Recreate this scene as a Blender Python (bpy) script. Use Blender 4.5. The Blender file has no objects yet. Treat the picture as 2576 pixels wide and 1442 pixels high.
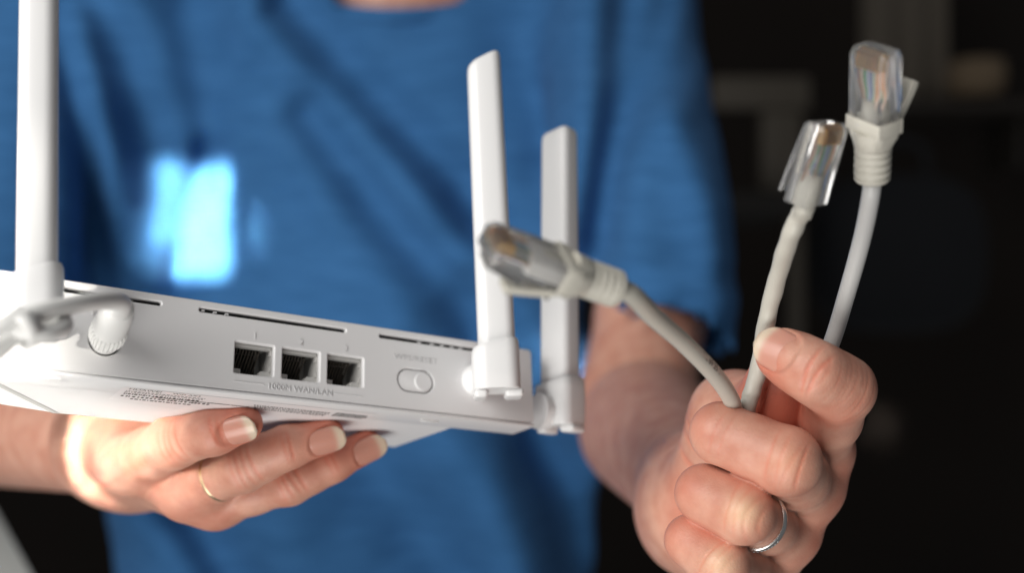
import bpy, bmesh, math, random
import numpy as np
from mathutils import Vector, Matrix
random.seed(4); rng = np.random.default_rng(4)
SC = bpy.context.scene
COL = SC.collection
CZ = 1.2                      # camera height above the (unseen) floor
F = 2861.0; CX, CY = 1287.5, 721.0

# ------------------------------------------------------------------ camera
cd = bpy.data.cameras.new("camera"); cam = bpy.data.objects.new("camera", cd); COL.objects.link(cam)
cam.location = (0, 0, CZ); cam.rotation_euler = (math.radians(90), 0, 0)
cd.sensor_width = 36.0; cd.lens = 40.0; cd.clip_start = 0.01; cd.clip_end = 50
cd.dof.use_dof = True; cd.dof.focus_distance = 0.345; cd.dof.aperture_fstop = 5.0; cd.dof.aperture_blades = 0
SC.camera = cam
# ------------------------------------------------------------------ world, lamps, exposure
W = bpy.data.worlds.new("World"); SC.world = W; W.use_nodes = True
bg = W.node_tree.nodes["Background"]; bg.inputs[0].default_value = (0.95, 0.97, 1.0, 1); bg.inputs[1].default_value = 0.10

def area(name, loc, target, sx, sy, power, col):
    l = bpy.data.lights.new(name, 'AREA'); l.shape = 'RECTANGLE'; l.size = sx; l.size_y = sy
    l.energy = power; l.color = col
    o = bpy.data.objects.new(name, l); COL.objects.link(o); o.location = Vector(loc) + Vector((0, 0, CZ))
    d = (Vector(target) - Vector(loc)); o.rotation_euler = d.to_track_quat('-Z', 'Y').to_euler(); return o
area("window_light", (-0.64, -0.44, 0.52), (0.0, 0.45, 0.0), 0.60, 0.80, 11.4, (1.0, 0.975, 0.94))
area("low_window_light", (-0.17, -0.06, -0.46), (0.0, 0.42, -0.05), 0.4, 0.4, 3.0, (1.0, 0.97, 0.93))  # added lamp, stands in for light bounced up from below
area("side_window_light", (-0.60, 0.06, 0.24), (-0.22, 0.85, 0.05), 0.30, 0.40, 1.6, (1.0, 0.975, 0.94))  # added fill lamp that brightens the left of the shirt
SUN_D = (0.36, 0.90, -0.13)
def pane(name, target, dist, sx, sy, power, spread=1.6, d=SUN_D):
    t = np.array(target); d = np.array(d) / np.linalg.norm(d); o = area(name, tuple(t - d * dist), tuple(t), sx, sy, power, (1.0, 0.95, 0.86))
    o.data.spread = math.radians(spread)
pane("sun_through_window_pane", (-0.244, 0.86, 0.052), 1.4, .054, .084, 0.21, 1.0, d=(.10, .98, -.10))
pane("sun_through_pane_gap", (-0.193, 0.86, 0.042), 1.4, .012, .032, 0.0016, 1.0, d=(.10, .98, -.10))
pane("sun_through_left_pane", (-0.166, 0.315, -0.006), 0.8, .060, .088, 0.075, 2.6)
pane("sun_through_low_pane", ((282 - 1287.5) / 2861 * .45, .445, -(1100 - 721) / 2861 * .45), 0.8, .016, .046, 0.016, 1.0)
vs = SC.view_settings; vs.view_transform = 'Standard'; vs.look = 'None'; vs.exposure = 0.0; vs.gamma = 1.0; vs.use_curve_mapping = False
SC.cycles.max_bounces = 10; SC.cycles.transmission_bounces = 10; SC.cycles.use_denoising = True

# ------------------------------------------------------------------ helpers
def P(x, y, d):               # a point seen at picture position (x, y) of the 2575 wide view, at depth d
    return np.array([(x - CX) / F * d, d, -(y - CY) / F * d])
ZOFF = np.array([0, 0, CZ])
def empty(name, loc=(0, 0, 0), label=None, cat=None, group=None):
    o = bpy.data.objects.new(name, None); COL.objects.link(o); o.location = loc; o.empty_display_size = .01
    if label: o["label"] = label
    if cat: o["category"] = cat
    if group: o["group"] = group
    return o
def tag(o, label=None, cat=None, group=None, kind=None):
    for k, v in (("label", label), ("category", cat), ("group", group), ("kind", kind)):
        if v: o[k] = v
    return o
def mesh(name, v, f, smooth=True):
    m = bpy.data.meshes.new(name)
    if isinstance(f, np.ndarray):
        v = np.asarray(v, np.float32); m.vertices.add(len(v)); m.vertices.foreach_set("co", v.ravel())
        k = f.shape[1]; m.loops.add(f.size); m.loops.foreach_set("vertex_index", f.ravel().astype(np.int32))
        m.polygons.add(len(f)); m.polygons.foreach_set("loop_start", np.arange(0, f.size, k, dtype=np.int32))
        m.update(calc_edges=True)
    else:
        m.from_pydata([tuple(map(float, p)) for p in v], [], f); m.update()
    if smooth: m.polygons.foreach_set("use_smooth", [True] * len(m.polygons))
    return m
def obj(name, me, mat=None, parent=None, world=True):
    """world=True: mesh coordinates are camera-centred world coordinates; otherwise they are local to parent"""
    o = bpy.data.objects.new(name, me); COL.objects.link(o)
    if mat: me.materials.append(mat)
    if world:
        o.location = (0, 0, CZ)
        if parent: o.parent = parent; o.matrix_parent_inverse = root_matrix(parent).inverted()
    elif parent: o.parent = parent
    return o
def root_matrix(o):
    m = o.matrix_basis.copy()
    while o.parent:
        m = o.parent.matrix_basis @ o.matrix_parent_inverse @ m if False else (root_matrix(o.parent) @ o.matrix_parent_inverse @ m); break
    return m
class MB:
    def __init__(s): s.v = []; s.f = []
    def add(s, v, f):
        k = len(s.v); s.v += [tuple(p) for p in v]; s.f += [tuple(i + k for i in q) for q in f]; return s
    def box(s, x0, x1, y0, y1, z0, z1):
        v = [(x, y, z) for x in (x0, x1) for y in (y0, y1) for z in (z0, z1)]
        return s.add(v, [(0, 1, 3, 2), (4, 6, 7, 5), (0, 4, 5, 1), (2, 3, 7, 6), (0, 2, 6, 4), (1, 5, 7, 3)])
    def mesh(s, name, smooth=False, bevel=0, seg=2):
        m = mesh(name, s.v, s.f, smooth)
        bm = bmesh.new(); bm.from_mesh(m); bmesh.ops.recalc_face_normals(bm, faces=bm.faces)
        if bevel:
            bmesh.ops.remove_doubles(bm, verts=bm.verts, dist=1e-7)
            ed = [e for e in bm.edges if len(e.link_faces) == 2 and e.calc_face_angle() > .35]
            bmesh.ops.bevel(bm, geom=ed, offset=bevel, segments=seg, profile=.5, affect='EDGES', clamp_overlap=True)
            for p in bm.faces: p.smooth = True
        bm.to_mesh(m); bm.free()
        if bevel: smooth_by_angle(m)
        return m
def smooth_by_angle(m, ang=.6):
    m.polygons.foreach_set("use_smooth", [True] * len(m.polygons))
    try: m.set_sharp_from_angle(angle=ang)
    except Exception: pass
def frames(pts):
    pts = np.asarray(pts, float); t = np.gradient(pts, axis=0); t /= np.linalg.norm(t, axis=1)[:, None]
    a = np.array([0.13, 0.2, 1.0]) if abs(t[0][2]) < .9 else np.array([1.0, 0.1, 0])
    n = np.zeros_like(t); n[0] = a - t[0] * (a @ t[0]); n[0] /= np.linalg.norm(n[0])
    for i in range(1, len(t)):
        n[i] = n[i - 1] - t[i] * (n[i - 1] @ t[i]); n[i] /= np.linalg.norm(n[i])
    return t, n, np.cross(t, n)
def spline(ctrl, n=60):
    c = np.asarray(ctrl, float); c = np.vstack([2 * c[0] - c[1], c, 2 * c[-1] - c[-2]]); out = []
    k = len(c) - 3; per = max(2, n // k)
    for i in range(k):
        for t in np.linspace(0, 1, per, endpoint=False):
            a, b, d, e = c[i:i + 4]
            out.append(.5 * ((2 * b) + (-a + d) * t + (2 * a - 5 * b + 4 * d - e) * t * t + (-a + 3 * b - 3 * d + e) * t ** 3))
    out.append(c[-2]); return np.array(out)
def tube(pts, r, seg=16, cap=True, mod=None):
    pts = np.asarray(pts, float); t, n, b = frames(pts); k = len(pts)
    r = np.full(k, r) if np.isscalar(r) else np.asarray(r)
    v = []; f = []
    for i in range(k):
        for j in range(seg):
            a = 2 * math.pi * j / seg; rr = r[i] * (mod(i / (k - 1), a) if mod else 1)
            v.append(pts[i] + rr * (math.cos(a) * n[i] + math.sin(a) * b[i]))
    for i in range(k - 1):
        for j in range(seg):
            j2 = (j + 1) % seg; f.append((i * seg + j, i * seg + j2, (i + 1) * seg + j2, (i + 1) * seg + j))
    if cap:
        f.append(tuple(range(seg))[::-1]); f.append(tuple((k - 1) * seg + j for j in range(seg)))
    return v, f
def lathe(profile, origin, axis, seg=32, closed=False):
    """profile: (along axis, radius) pairs"""
    ax = np.asarray(axis, float); ax /= np.linalg.norm(ax); a = np.array([0, 0, 1.]) if abs(ax[2]) < .9 else np.array([1., 0, 0])
    n = a - ax * (a @ ax); n /= np.linalg.norm(n); b = np.cross(ax, n); v = []; f = []; k = len(profile)
    for (h, r) in profile:
        for j in range(seg):
            t = 2 * math.pi * j / seg; v.append(np.asarray(origin) + ax * h + r * (math.cos(t) * n + math.sin(t) * b))
    for i in range(k if closed else k - 1):
        i2 = (i + 1) % k
        for j in range(seg):
            j2 = (j + 1) % seg; f.append((i * seg + j, i * seg + j2, i2 * seg + j2, i2 * seg + j))
    if not closed:
        f.append(tuple(range(seg))[::-1]); f.append(tuple((k - 1) * seg + j for j in range(seg)))
    return v, f
def text_mesh(s, size, extrude=0.0, align='CENTER', bevel=0.0, thin=0.0):
    c = bpy.data.curves.new("t", 'FONT'); c.body = s; c.size = size; c.extrude = extrude; c.align_x = align; c.bevel_depth = bevel
    c.resolution_u = 3; c.offset = -thin
    o = bpy.data.objects.new("t", c); COL.objects.link(o); dg = bpy.context.evaluated_depsgraph_get()
    m = bpy.data.meshes.new_from_object(o.evaluated_get(dg)); bpy.data.objects.remove(o); bpy.data.curves.remove(c)
    return m
def remap(m, fn):
    co = np.zeros(len(m.vertices) * 3, np.float32); m.vertices.foreach_get("co", co); co = co.reshape(-1, 3)
    m.vertices.foreach_set("co", np.array([fn(*p) for p in co], np.float32).ravel()); m.update(); return m

# ------------------------------------------------------------------ materials
def mat(name, col, rough=.5, bump=None, var=0.0, vscale=40, **kw):
    m = bpy.data.materials.new(name); m.use_nodes = True; nt = m.node_tree; b = nt.nodes["Principled BSDF"]
    b.inputs["Base Color"].default_value = (*col, 1); b.inputs["Roughness"].default_value = rough
    for k, v in kw.items(): b.inputs[k].default_value = v
    tc = None
    def noise(scale, detail=3):
        nonlocal tc
        if tc is None: tc = nt.nodes.new("ShaderNodeTexCoord")
        n = nt.nodes.new("ShaderNodeTexNoise"); n.inputs["Scale"].default_value = scale; n.inputs["Detail"].default_value = detail
        nt.links.new(tc.outputs["Object"], n.inputs["Vector"]); return n
    if var:
        n = noise(vscale, 4); mx = nt.nodes.new("ShaderNodeMix"); mx.data_type = 'RGBA'
        mx.inputs["A"].default_value = (*[c * (1 - var) for c in col], 1); mx.inputs["B"].default_value = (*[min(1, c * (1 + var)) for c in col], 1)
        nt.links.new(n.outputs["Fac"], mx.inputs["Factor"]); nt.links.new(mx.outputs["Result"], b.inputs["Base Color"])
    if bump:
        n = noise(bump[0]); bp = nt.nodes.new("ShaderNodeBump"); bp.inputs["Strength"].default_value = bump[1]; bp.inputs["Distance"].default_value = bump[2]
        nt.links.new(n.outputs["Fac"], bp.inputs["Height"]); nt.links.new(bp.outputs["Normal"], b.inputs["Normal"])
    return m
M_WHITE = mat("white_matt_plastic", (.80, .795, .80), .42, bump=(2600, .12, .0002), var=.035, vscale=35)
M_ANT = mat("white_satin_plastic", (.82, .82, .82), .36, bump=(1800, .08, .0002))
M_LETTER = mat("satin_grey_lettering", (.60, .595, .60), .5)  # grey tone stands in for the shading on the moulded letters
M_PORT = mat("grey_port_plastic", (.60, .59, .57), .5)
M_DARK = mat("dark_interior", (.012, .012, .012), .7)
M_PIN = mat("dull_contact_pin", (.10, .085, .07), .45, Metallic=.6)
M_JACKET = mat("warm_grey_cable_jacket", (.52, .50, .44), .42, bump=(700, .15, .0003), var=.05, vscale=90)
M_JACKET_COOL = mat("cool_grey_cable_jacket", (.54, .54, .53), .40, bump=(700, .1, .0003), var=.04, vscale=90)
M_BOOT = mat("warm_grey_boot_rubber", (.55, .53, .465), .5, bump=(900, .15, .0003))
M_CLEAR = mat("clear_polycarbonate", (.97, .97, .97), .07, **{"Transmission Weight": .92, "IOR": 1.45})
M_FILLER = mat("milky_wire_guide", (.74, .73, .71), .4)
M_GOLD = mat("gold_contact", (.85, .52, .18), .28, Metallic=1.0)
M_GOLD2 = mat("gold_ring_metal", (.92, .72, .46), .3, Metallic=1.0, bump=(500, .3, .0004))
M_SILVER = mat("silver_ring_metal", (.86, .84, .81), .26, Metallic=1.0, bump=(900, .1, .0002))
M_STONE = mat("small_clear_stone", (.95, .95, .95), .03, **{"Transmission Weight": .6, "IOR": 2.2})
M_INK = mat("black_print", (.03, .03, .032), .6)
M_LABEL = mat("white_sticker", (.84, .84, .85), .3)
M_SHIRT = mat("blue_cotton_jersey", (.022, .125, .335), .85, bump=(900, .35, .0006), var=.10, vscale=35, **{"Sheen Weight": .03, "Sheen Roughness": .5})
def heather(m, col):
    nt = m.node_tree; b = nt.nodes["Principled BSDF"]; tc = nt.nodes.new("ShaderNodeTexCoord"); mp = nt.nodes.new("ShaderNodeMapping"); mp.inputs["Scale"].default_value = (28, 28, 190)
    n = nt.nodes.new("ShaderNodeTexNoise"); n.inputs["Scale"].default_value = 1.0; n.inputs["Detail"].default_value = 4; n.inputs["Roughness"].default_value = .7
    mr = nt.nodes.new("ShaderNodeMapRange"); mr.inputs["From Min"].default_value = .35; mr.inputs["From Max"].default_value = .65
    mx = nt.nodes.new("ShaderNodeMix"); mx.data_type = 'RGBA'; mx.inputs["A"].default_value = (*[c * .84 for c in col], 1); mx.inputs["B"].default_value = (col[0] * 1.25, col[1] * 1.12, col[2] * 1.08, 1)
    L = nt.links.new; L(tc.outputs["Object"], mp.inputs["Vector"]); L(mp.outputs["Vector"], n.inputs["Vector"]); L(n.outputs["Fac"], mr.inputs["Value"]); L(mr.outputs["Result"], mx.inputs["Factor"]); L(mx.outputs["Result"], b.inputs["Base Color"])
heather(M_SHIRT, (.037, .146, .352)); M_SHIRT.node_tree.nodes["Principled BSDF"].inputs["Specular IOR Level"].default_value = .15
M_POWER = mat("white_power_cord", (.84, .84, .82), .4)
M_NAIL = None

def skin_material():
    m = bpy.data.materials.new("skin"); m.use_nodes = True; nt = m.node_tree; b = nt.nodes["Principled BSDF"]
    N = nt.nodes.new; L = nt.links.new
    tc = N("ShaderNodeTexCoord")
    n1 = N("ShaderNodeTexNoise"); n1.inputs["Scale"].default_value = 110; n1.inputs["Detail"].default_value = 5; L(tc.outputs["Object"], n1.inputs["Vector"])
    n2 = N("ShaderNodeTexNoise"); n2.inputs["Scale"].default_value = 1500; n2.inputs["Detail"].default_value = 2; L(tc.outputs["Object"], n2.inputs["Vector"])
    vo = N("ShaderNodeTexVoronoi"); vo.inputs["Scale"].default_value = 950; vo.feature = "DISTANCE_TO_EDGE"; L(tc.outputs["Object"], vo.inputs["Vector"])
    base = N("ShaderNodeMix"); base.data_type = 'RGBA'; base.inputs["A"].default_value = (.54, .24, .168, 1); base.inputs["B"].default_value = (.67, .37, .272, 1)
    rp = N("ShaderNodeMapRange"); rp.inputs["From Min"].default_value = .32; rp.inputs["From Max"].default_value = .68; L(n1.outputs["Fac"], rp.inputs["Value"]); L(rp.outputs["Result"], base.inputs["Factor"])
    ar = N("ShaderNodeAttribute"); ar.attribute_name = "red"; ap = N("ShaderNodeAttribute"); ap.attribute_name = "pale"
    m1 = N("ShaderNodeMix"); m1.data_type = 'RGBA'; m1.inputs["B"].default_value = (.62, .17, .105, 1); L(ar.outputs["Fac"], m1.inputs["Factor"]); L(base.outputs["Result"], m1.inputs["A"])
    m2 = N("ShaderNodeMix"); m2.data_type = 'RGBA'; m2.inputs["B"].default_value = (.78, .53, .34, 1); L(ap.outputs["Fac"], m2.inputs["Factor"]); L(m1.outputs["Result"], m2.inputs["A"])
    L(m2.outputs["Result"], b.inputs["Base Color"])
    b.inputs["Roughness"].default_value = .46; b.inputs["Subsurface Weight"].default_value = .16
    b.inputs["Subsurface Radius"].default_value = (1.0, .35, .2); b.inputs["Subsurface Scale"].default_value = .0022
    ad = N("ShaderNodeMath"); ad.operation = 'ADD'; L(n2.outputs["Fac"], ad.inputs[0]); L(vo.outputs["Distance"], ad.inputs[1])
    bp = N("ShaderNodeBump"); bp.inputs["Strength"].default_value = .28; bp.inputs["Distance"].default_value = .00025; L(ad.outputs[0], bp.inputs["Height"]); L(bp.outputs["Normal"], b.inputs["Normal"])
    return m
M_SKIN = skin_material()
def nail_material():
    m = bpy.data.materials.new("fingernail_keratin"); m.use_nodes = True; nt = m.node_tree; b = nt.nodes["Principled BSDF"]
    a = nt.nodes.new("ShaderNodeAttribute"); a.attribute_name = "free_edge"
    mx = nt.nodes.new("ShaderNodeMix"); mx.data_type = 'RGBA'; mx.inputs["A"].default_value = (.60, .285, .215, 1); mx.inputs["B"].default_value = (.68, .55, .42, 1)
    nt.links.new(a.outputs["Fac"], mx.inputs["Factor"]); nt.links.new(mx.outputs["Result"], b.inputs["Base Color"])
    b.inputs["Roughness"].default_value = .28; b.inputs["Subsurface Weight"].default_value = .15; b.inputs["Subsurface Scale"].default_value = .002
    return m
M_NAIL = nail_material()

# ------------------------------------------------------------------ implicit surfaces
def smin(a, b, k):
    h = np.maximum(k - np.abs(a - b), 0) / k
    return np.minimum(a, b) - h * h * k * .25
def smax(a, b, k): return -smin(-a, -b, k)
def cone(p, a, b, r1, r2):
    a = np.asarray(a, np.float32); ba = np.asarray(b, np.float32) - a; pa = p - a
    t = np.clip((pa @ ba) / (ba @ ba), 0, 1)
    d = pa - t[:, None] * ba
    return np.sqrt((d * d).sum(1)) - (r1 + (r2 - r1) * t)
def chain(p, pts, k):
    d = None
    for (a, ra), (b, rb) in zip(pts[:-1], pts[1:]):
        e = cone(p, a, b, ra, rb); d = e if d is None else smin(d, e, k)
    return d
def gauss(p, c, s): q = p - np.asarray(c, np.float32); return np.exp(-(q * q).sum(1) / (s * s))
def groove(p, c, ax, amp, sig, reach):
    q = p - np.asarray(c, np.float32); ax = np.asarray(ax, np.float32); ax = ax / np.linalg.norm(ax)
    t = q @ ax; return amp * np.exp(-(t / sig) ** 2) * np.exp(-((q * q).sum(1) / reach ** 2) ** 2)
def evalf(f, pts, chunk=400000):
    return np.concatenate([f(pts[i:i + chunk]) for i in range(0, len(pts), chunk)]) if len(pts) else np.zeros(0, np.float32)
def polygonize(f, lo, hi, h, relax=2, margin=3.0):
    lo = np.asarray(lo, np.float32); B = 4
    nb = np.ceil((np.asarray(hi) - lo) / (h * B)).astype(int) + 1
    ax = [lo[i] + h * (B * np.arange(nb[i]) + (B - 1) / 2) for i in range(3)]
    g = np.stack(np.meshgrid(*ax, indexing='ij'), -1).reshape(-1, 3).astype(np.float32)
    D = evalf(f, g); act = np.abs(D) < h * (B * .9 + margin)
    D = D.reshape(nb); act = act.reshape(nb)
    V = np.repeat(np.repeat(np.repeat(D, B, 0), B, 1), B, 2).astype(np.float32)
    A = np.repeat(np.repeat(np.repeat(act, B, 0), B, 1), B, 2); idx = np.argwhere(A)
    V[A] = evalf(f, (lo + h * idx).astype(np.float32))
    S = V < 0; nx, ny, nz = V.shape
    c = sum(S[i:nx - 1 + i, j:ny - 1 + j, k:nz - 1 + k].astype(np.int8) for i in (0, 1) for j in (0, 1) for k in (0, 1))
    mix = (c > 0) & (c < 8); cells = np.argwhere(mix); vid = np.full(mix.shape, -1, np.int32); vid[mix] = np.arange(len(cells))
    acc = np.zeros((len(cells), 3), np.float32); cnt = np.zeros(len(cells), np.float32)
    corners = [(i, j, k) for i in (0, 1) for j in (0, 1) for k in (0, 1)]
    for a in range(8):
        for b in range(a + 1, 8):
            ca, cb = np.array(corners[a]), np.array(corners[b])
            if abs(ca - cb).sum() != 1: continue
            va = V[tuple((cells + ca).T)]; vb = V[tuple((cells + cb).T)]; m = (va < 0) != (vb < 0)
            t = va / np.where(m, va - vb, 1)
            acc[m] += (ca + (cb - ca) * t[:, None])[m]; cnt[m] += 1
    verts = lo + h * (cells + acc / cnt[:, None]); faces = []
    for axis in range(3):
        sl = [slice(1, -1)] * 3; sl0 = list(sl); sl1 = list(sl); sl0[axis] = slice(0, -1); sl1[axis] = slice(1, None)
        s0, s1 = S[tuple(sl0)], S[tuple(sl1)]; e = np.argwhere(s0 != s1)
        off = np.ones(3, int); off[axis] = 0; e = e + off; flip = S[tuple(e.T)]
        u, w = (axis + 1) % 3, (axis + 2) % 3; du = np.zeros(3, int); dw = np.zeros(3, int); du[u] = 1; dw[w] = 1
        q = np.stack([vid[tuple((e - du - dw).T)], vid[tuple((e - dw).T)], vid[tuple(e.T)], vid[tuple((e - du).T)]], 1)
        q[~flip] = q[~flip][:, ::-1]; faces.append(q)
    F_ = np.concatenate(faces)
    for _ in range(relax):
        s = np.zeros_like(verts); n = np.zeros(len(verts), np.float32)
        for a in range(4):
            i, j = F_[:, a], F_[:, (a + 1) % 4]
            np.add.at(s, i, verts[j]); np.add.at(n, i, 1); np.add.at(s, j, verts[i]); np.add.at(n, j, 1)
        verts = (.5 * verts + .5 * s / np.maximum(n, 1)[:, None]).astype(np.float32)
        d = evalf(f, verts); eps = h * .4; gr = np.zeros_like(verts)
        for a in range(3):
            o = np.zeros(3, np.float32); o[a] = eps; gr[:, a] = (evalf(f, verts + o) - evalf(f, verts - o)) / (2 * eps)
        g2 = np.maximum((gr * gr).sum(1), .2); verts = verts - gr * np.clip(d / g2, -h, h)[:, None]
    return verts.astype(np.float32), F_

# ================================================================== the background room
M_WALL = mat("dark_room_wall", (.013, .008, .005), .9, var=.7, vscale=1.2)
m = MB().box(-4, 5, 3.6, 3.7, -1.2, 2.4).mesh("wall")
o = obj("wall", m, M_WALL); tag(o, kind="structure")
def far_box(name, x0, y0, x1, y1, d, th, col, label, cat, extra=None, rough=.7, bev=.012):
    a, b = P(x0, y1, d), P(x1, y0, d)
    mb = MB().box(a[0], b[0], d, d + th, a[2], b[2]); t = empty(name, (a[0], d, CZ + a[2]), label, cat)
    obj("panel" if not extra else extra[0], mb.mesh(name, bevel=bev), mat(name + "_paint", col, rough), t); return t
# dark grey chair standing in the gloom on the right
ch = empty("chair", tuple(P(1930, 900, 2.3) + ZOFF), "dim grey chair far behind in the dark, right of the blue sleeve", "chair")
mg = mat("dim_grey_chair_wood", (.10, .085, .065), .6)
def rail(name, x0, y0, x1, y1, d, th, par, mt):
    a, b = P(x0, y1, d), P(x1, y0, d); obj(name, MB().box(a[0], b[0], d, d + th, a[2], b[2]).mesh(name, bevel=.008), mt, par)
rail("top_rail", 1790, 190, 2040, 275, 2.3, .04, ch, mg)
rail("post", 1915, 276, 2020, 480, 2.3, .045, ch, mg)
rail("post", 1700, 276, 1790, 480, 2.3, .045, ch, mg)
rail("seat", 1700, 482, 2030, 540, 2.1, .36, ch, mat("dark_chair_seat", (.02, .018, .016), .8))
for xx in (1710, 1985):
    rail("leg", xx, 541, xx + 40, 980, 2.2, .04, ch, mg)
cu = empty("curtain", tuple(P(2290, 230, 2.8) + ZOFF), "dim grey hanging curtain at the top right, behind the upright plug", "curtain")
cv = []; cf = []
for i in range(41):
    for j in range(12):
        u = i / 40; v_ = j / 11; q = P(2165 + 215 * u, -160 + 410 * v_, 2.8); q[1] += .012 * math.sin(u * 17) * (0.6 + .4 * v_); cv.append(q)
for i in range(40):
    for j in range(11): cf.append((i * 12 + j, (i + 1) * 12 + j, (i + 1) * 12 + j + 1, i * 12 + j + 1))
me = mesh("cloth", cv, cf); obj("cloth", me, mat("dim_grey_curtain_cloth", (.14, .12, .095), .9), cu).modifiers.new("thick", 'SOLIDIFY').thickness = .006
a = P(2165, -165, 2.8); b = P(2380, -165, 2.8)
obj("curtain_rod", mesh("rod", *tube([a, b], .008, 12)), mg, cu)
bk = empty("basket", tuple(P(2460, 245, 2.7) + ZOFF), "dim brown round basket at the far right, beside the grey curtain", "basket")
c0 = P(2455, 245, 2.7)
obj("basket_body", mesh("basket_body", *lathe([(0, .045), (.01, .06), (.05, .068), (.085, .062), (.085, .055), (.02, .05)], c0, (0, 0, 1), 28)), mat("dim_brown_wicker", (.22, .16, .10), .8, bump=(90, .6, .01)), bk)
bo = c0.copy()
sf = empty("shelf", tuple(P(2330, 262, 2.75) + ZOFF), "dark brown shelf board under the basket at the far right", "shelf")
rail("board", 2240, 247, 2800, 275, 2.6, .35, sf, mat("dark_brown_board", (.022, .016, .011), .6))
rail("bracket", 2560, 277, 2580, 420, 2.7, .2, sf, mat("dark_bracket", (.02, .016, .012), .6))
bgx = empty("bag", tuple(P(2240, 760, 2.2) + ZOFF), "very dark navy bag in the background behind the right cables", "bag")
c0 = P(2250, 640, 2.3)
def bagf(p):
    q = (p - c0.astype(np.float32)) / np.array([.17, .12, .16], np.float32); return (np.sqrt((np.abs(q) ** 3).sum(1) ** (2 / 3)) - 1) * .12
vv, ff = polygonize(bagf, c0 - .24, c0 + .24, .016, 1)
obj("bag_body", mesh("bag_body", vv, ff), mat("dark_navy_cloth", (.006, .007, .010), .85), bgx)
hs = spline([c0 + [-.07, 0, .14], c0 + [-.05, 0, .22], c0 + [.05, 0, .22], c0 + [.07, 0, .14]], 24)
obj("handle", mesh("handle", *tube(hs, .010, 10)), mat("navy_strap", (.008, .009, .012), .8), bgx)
# pale table corner, lower left
tb = empty("table", tuple(P(-60, 1500, .95) + ZOFF), "blurred pale grey table corner at the lower left edge", "table")
q = [P(-420, 1120, .95), P(-70, 1165, .97), P(105, 1480, .80), P(-420, 1620, .78)]
v = [tuple(x) for x in q] + [tuple(x - np.array([0, -.004, .025])) for x in q]
mb = MB().add(v, [(0, 1, 2, 3), (7, 6, 5, 4), (0, 4, 5, 1), (1, 5, 6, 2), (2, 6, 7, 3), (3, 7, 4, 0)])
obj("table_top", mb.mesh("table_top", bevel=.004), mat("pale_grey_laminate", (.45, .45, .42), .5), tb)
a = P(-200, 1450, .9)
obj("leg", MB().box(a[0] - .02, a[0] + .02, .88, .92, -1.1, a[2] - .05).mesh("leg", bevel=.003), mat("pale_table_leg", (.4, .4, .38), .5), tb)

# ================================================================== the person
PX = np.array([-.12, .97, 0.0])
person = empty("person", (PX[0], PX[1], 0.0), "person in a plain blue t-shirt holding a white router and three cables", "person")
f32 = lambda q: np.asarray(q, np.float32)
# ---- hand that grips the cables (picture right)
I = dict(mcp=P(2056, 1132, .374), pip=P(2116, 978, .3335), dip=P(2046, 936, .3275), tip=P(1968, 893, .3345))
Mi = dict(mcp=P(2026, 1232, .374), pip=P(1976, 1160, .3325), dip=P(1814, 1091, .3415), tip=P(1850, 1105, .362))
Ri = dict(mcp=P(1970, 1345, .377), pip=P(1868, 1290, .336), dip=P(1772, 1243, .3455), tip=P(1800, 1250, .365))
Pi = dict(mcp=P(1920, 1452, .380), pip=P(1812, 1420, .341), dip=P(1738, 1362, .350), tip=P(1770, 1360, .367))
Th = dict(cmc=P(1765, 1290, .412), mcp=P(1850, 1050, .387), ip=P(1940, 1014, .3585), tip=P(1992, 920, .3545))
WR = P(1778, 1258, .432); EL = P(1628, 1078, .62); UA = P(1600, 1000, .675); SH = P(1640, -60, .93)
def mid(a, b, t, up=None): return a + (b - a) * t + (0 if up is None else np.asarray(up))
cam_up = lambda q, s: -q / np.linalg.norm(q) * s       # a shift towards the eye side (dorsal side of these fingers)
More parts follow.
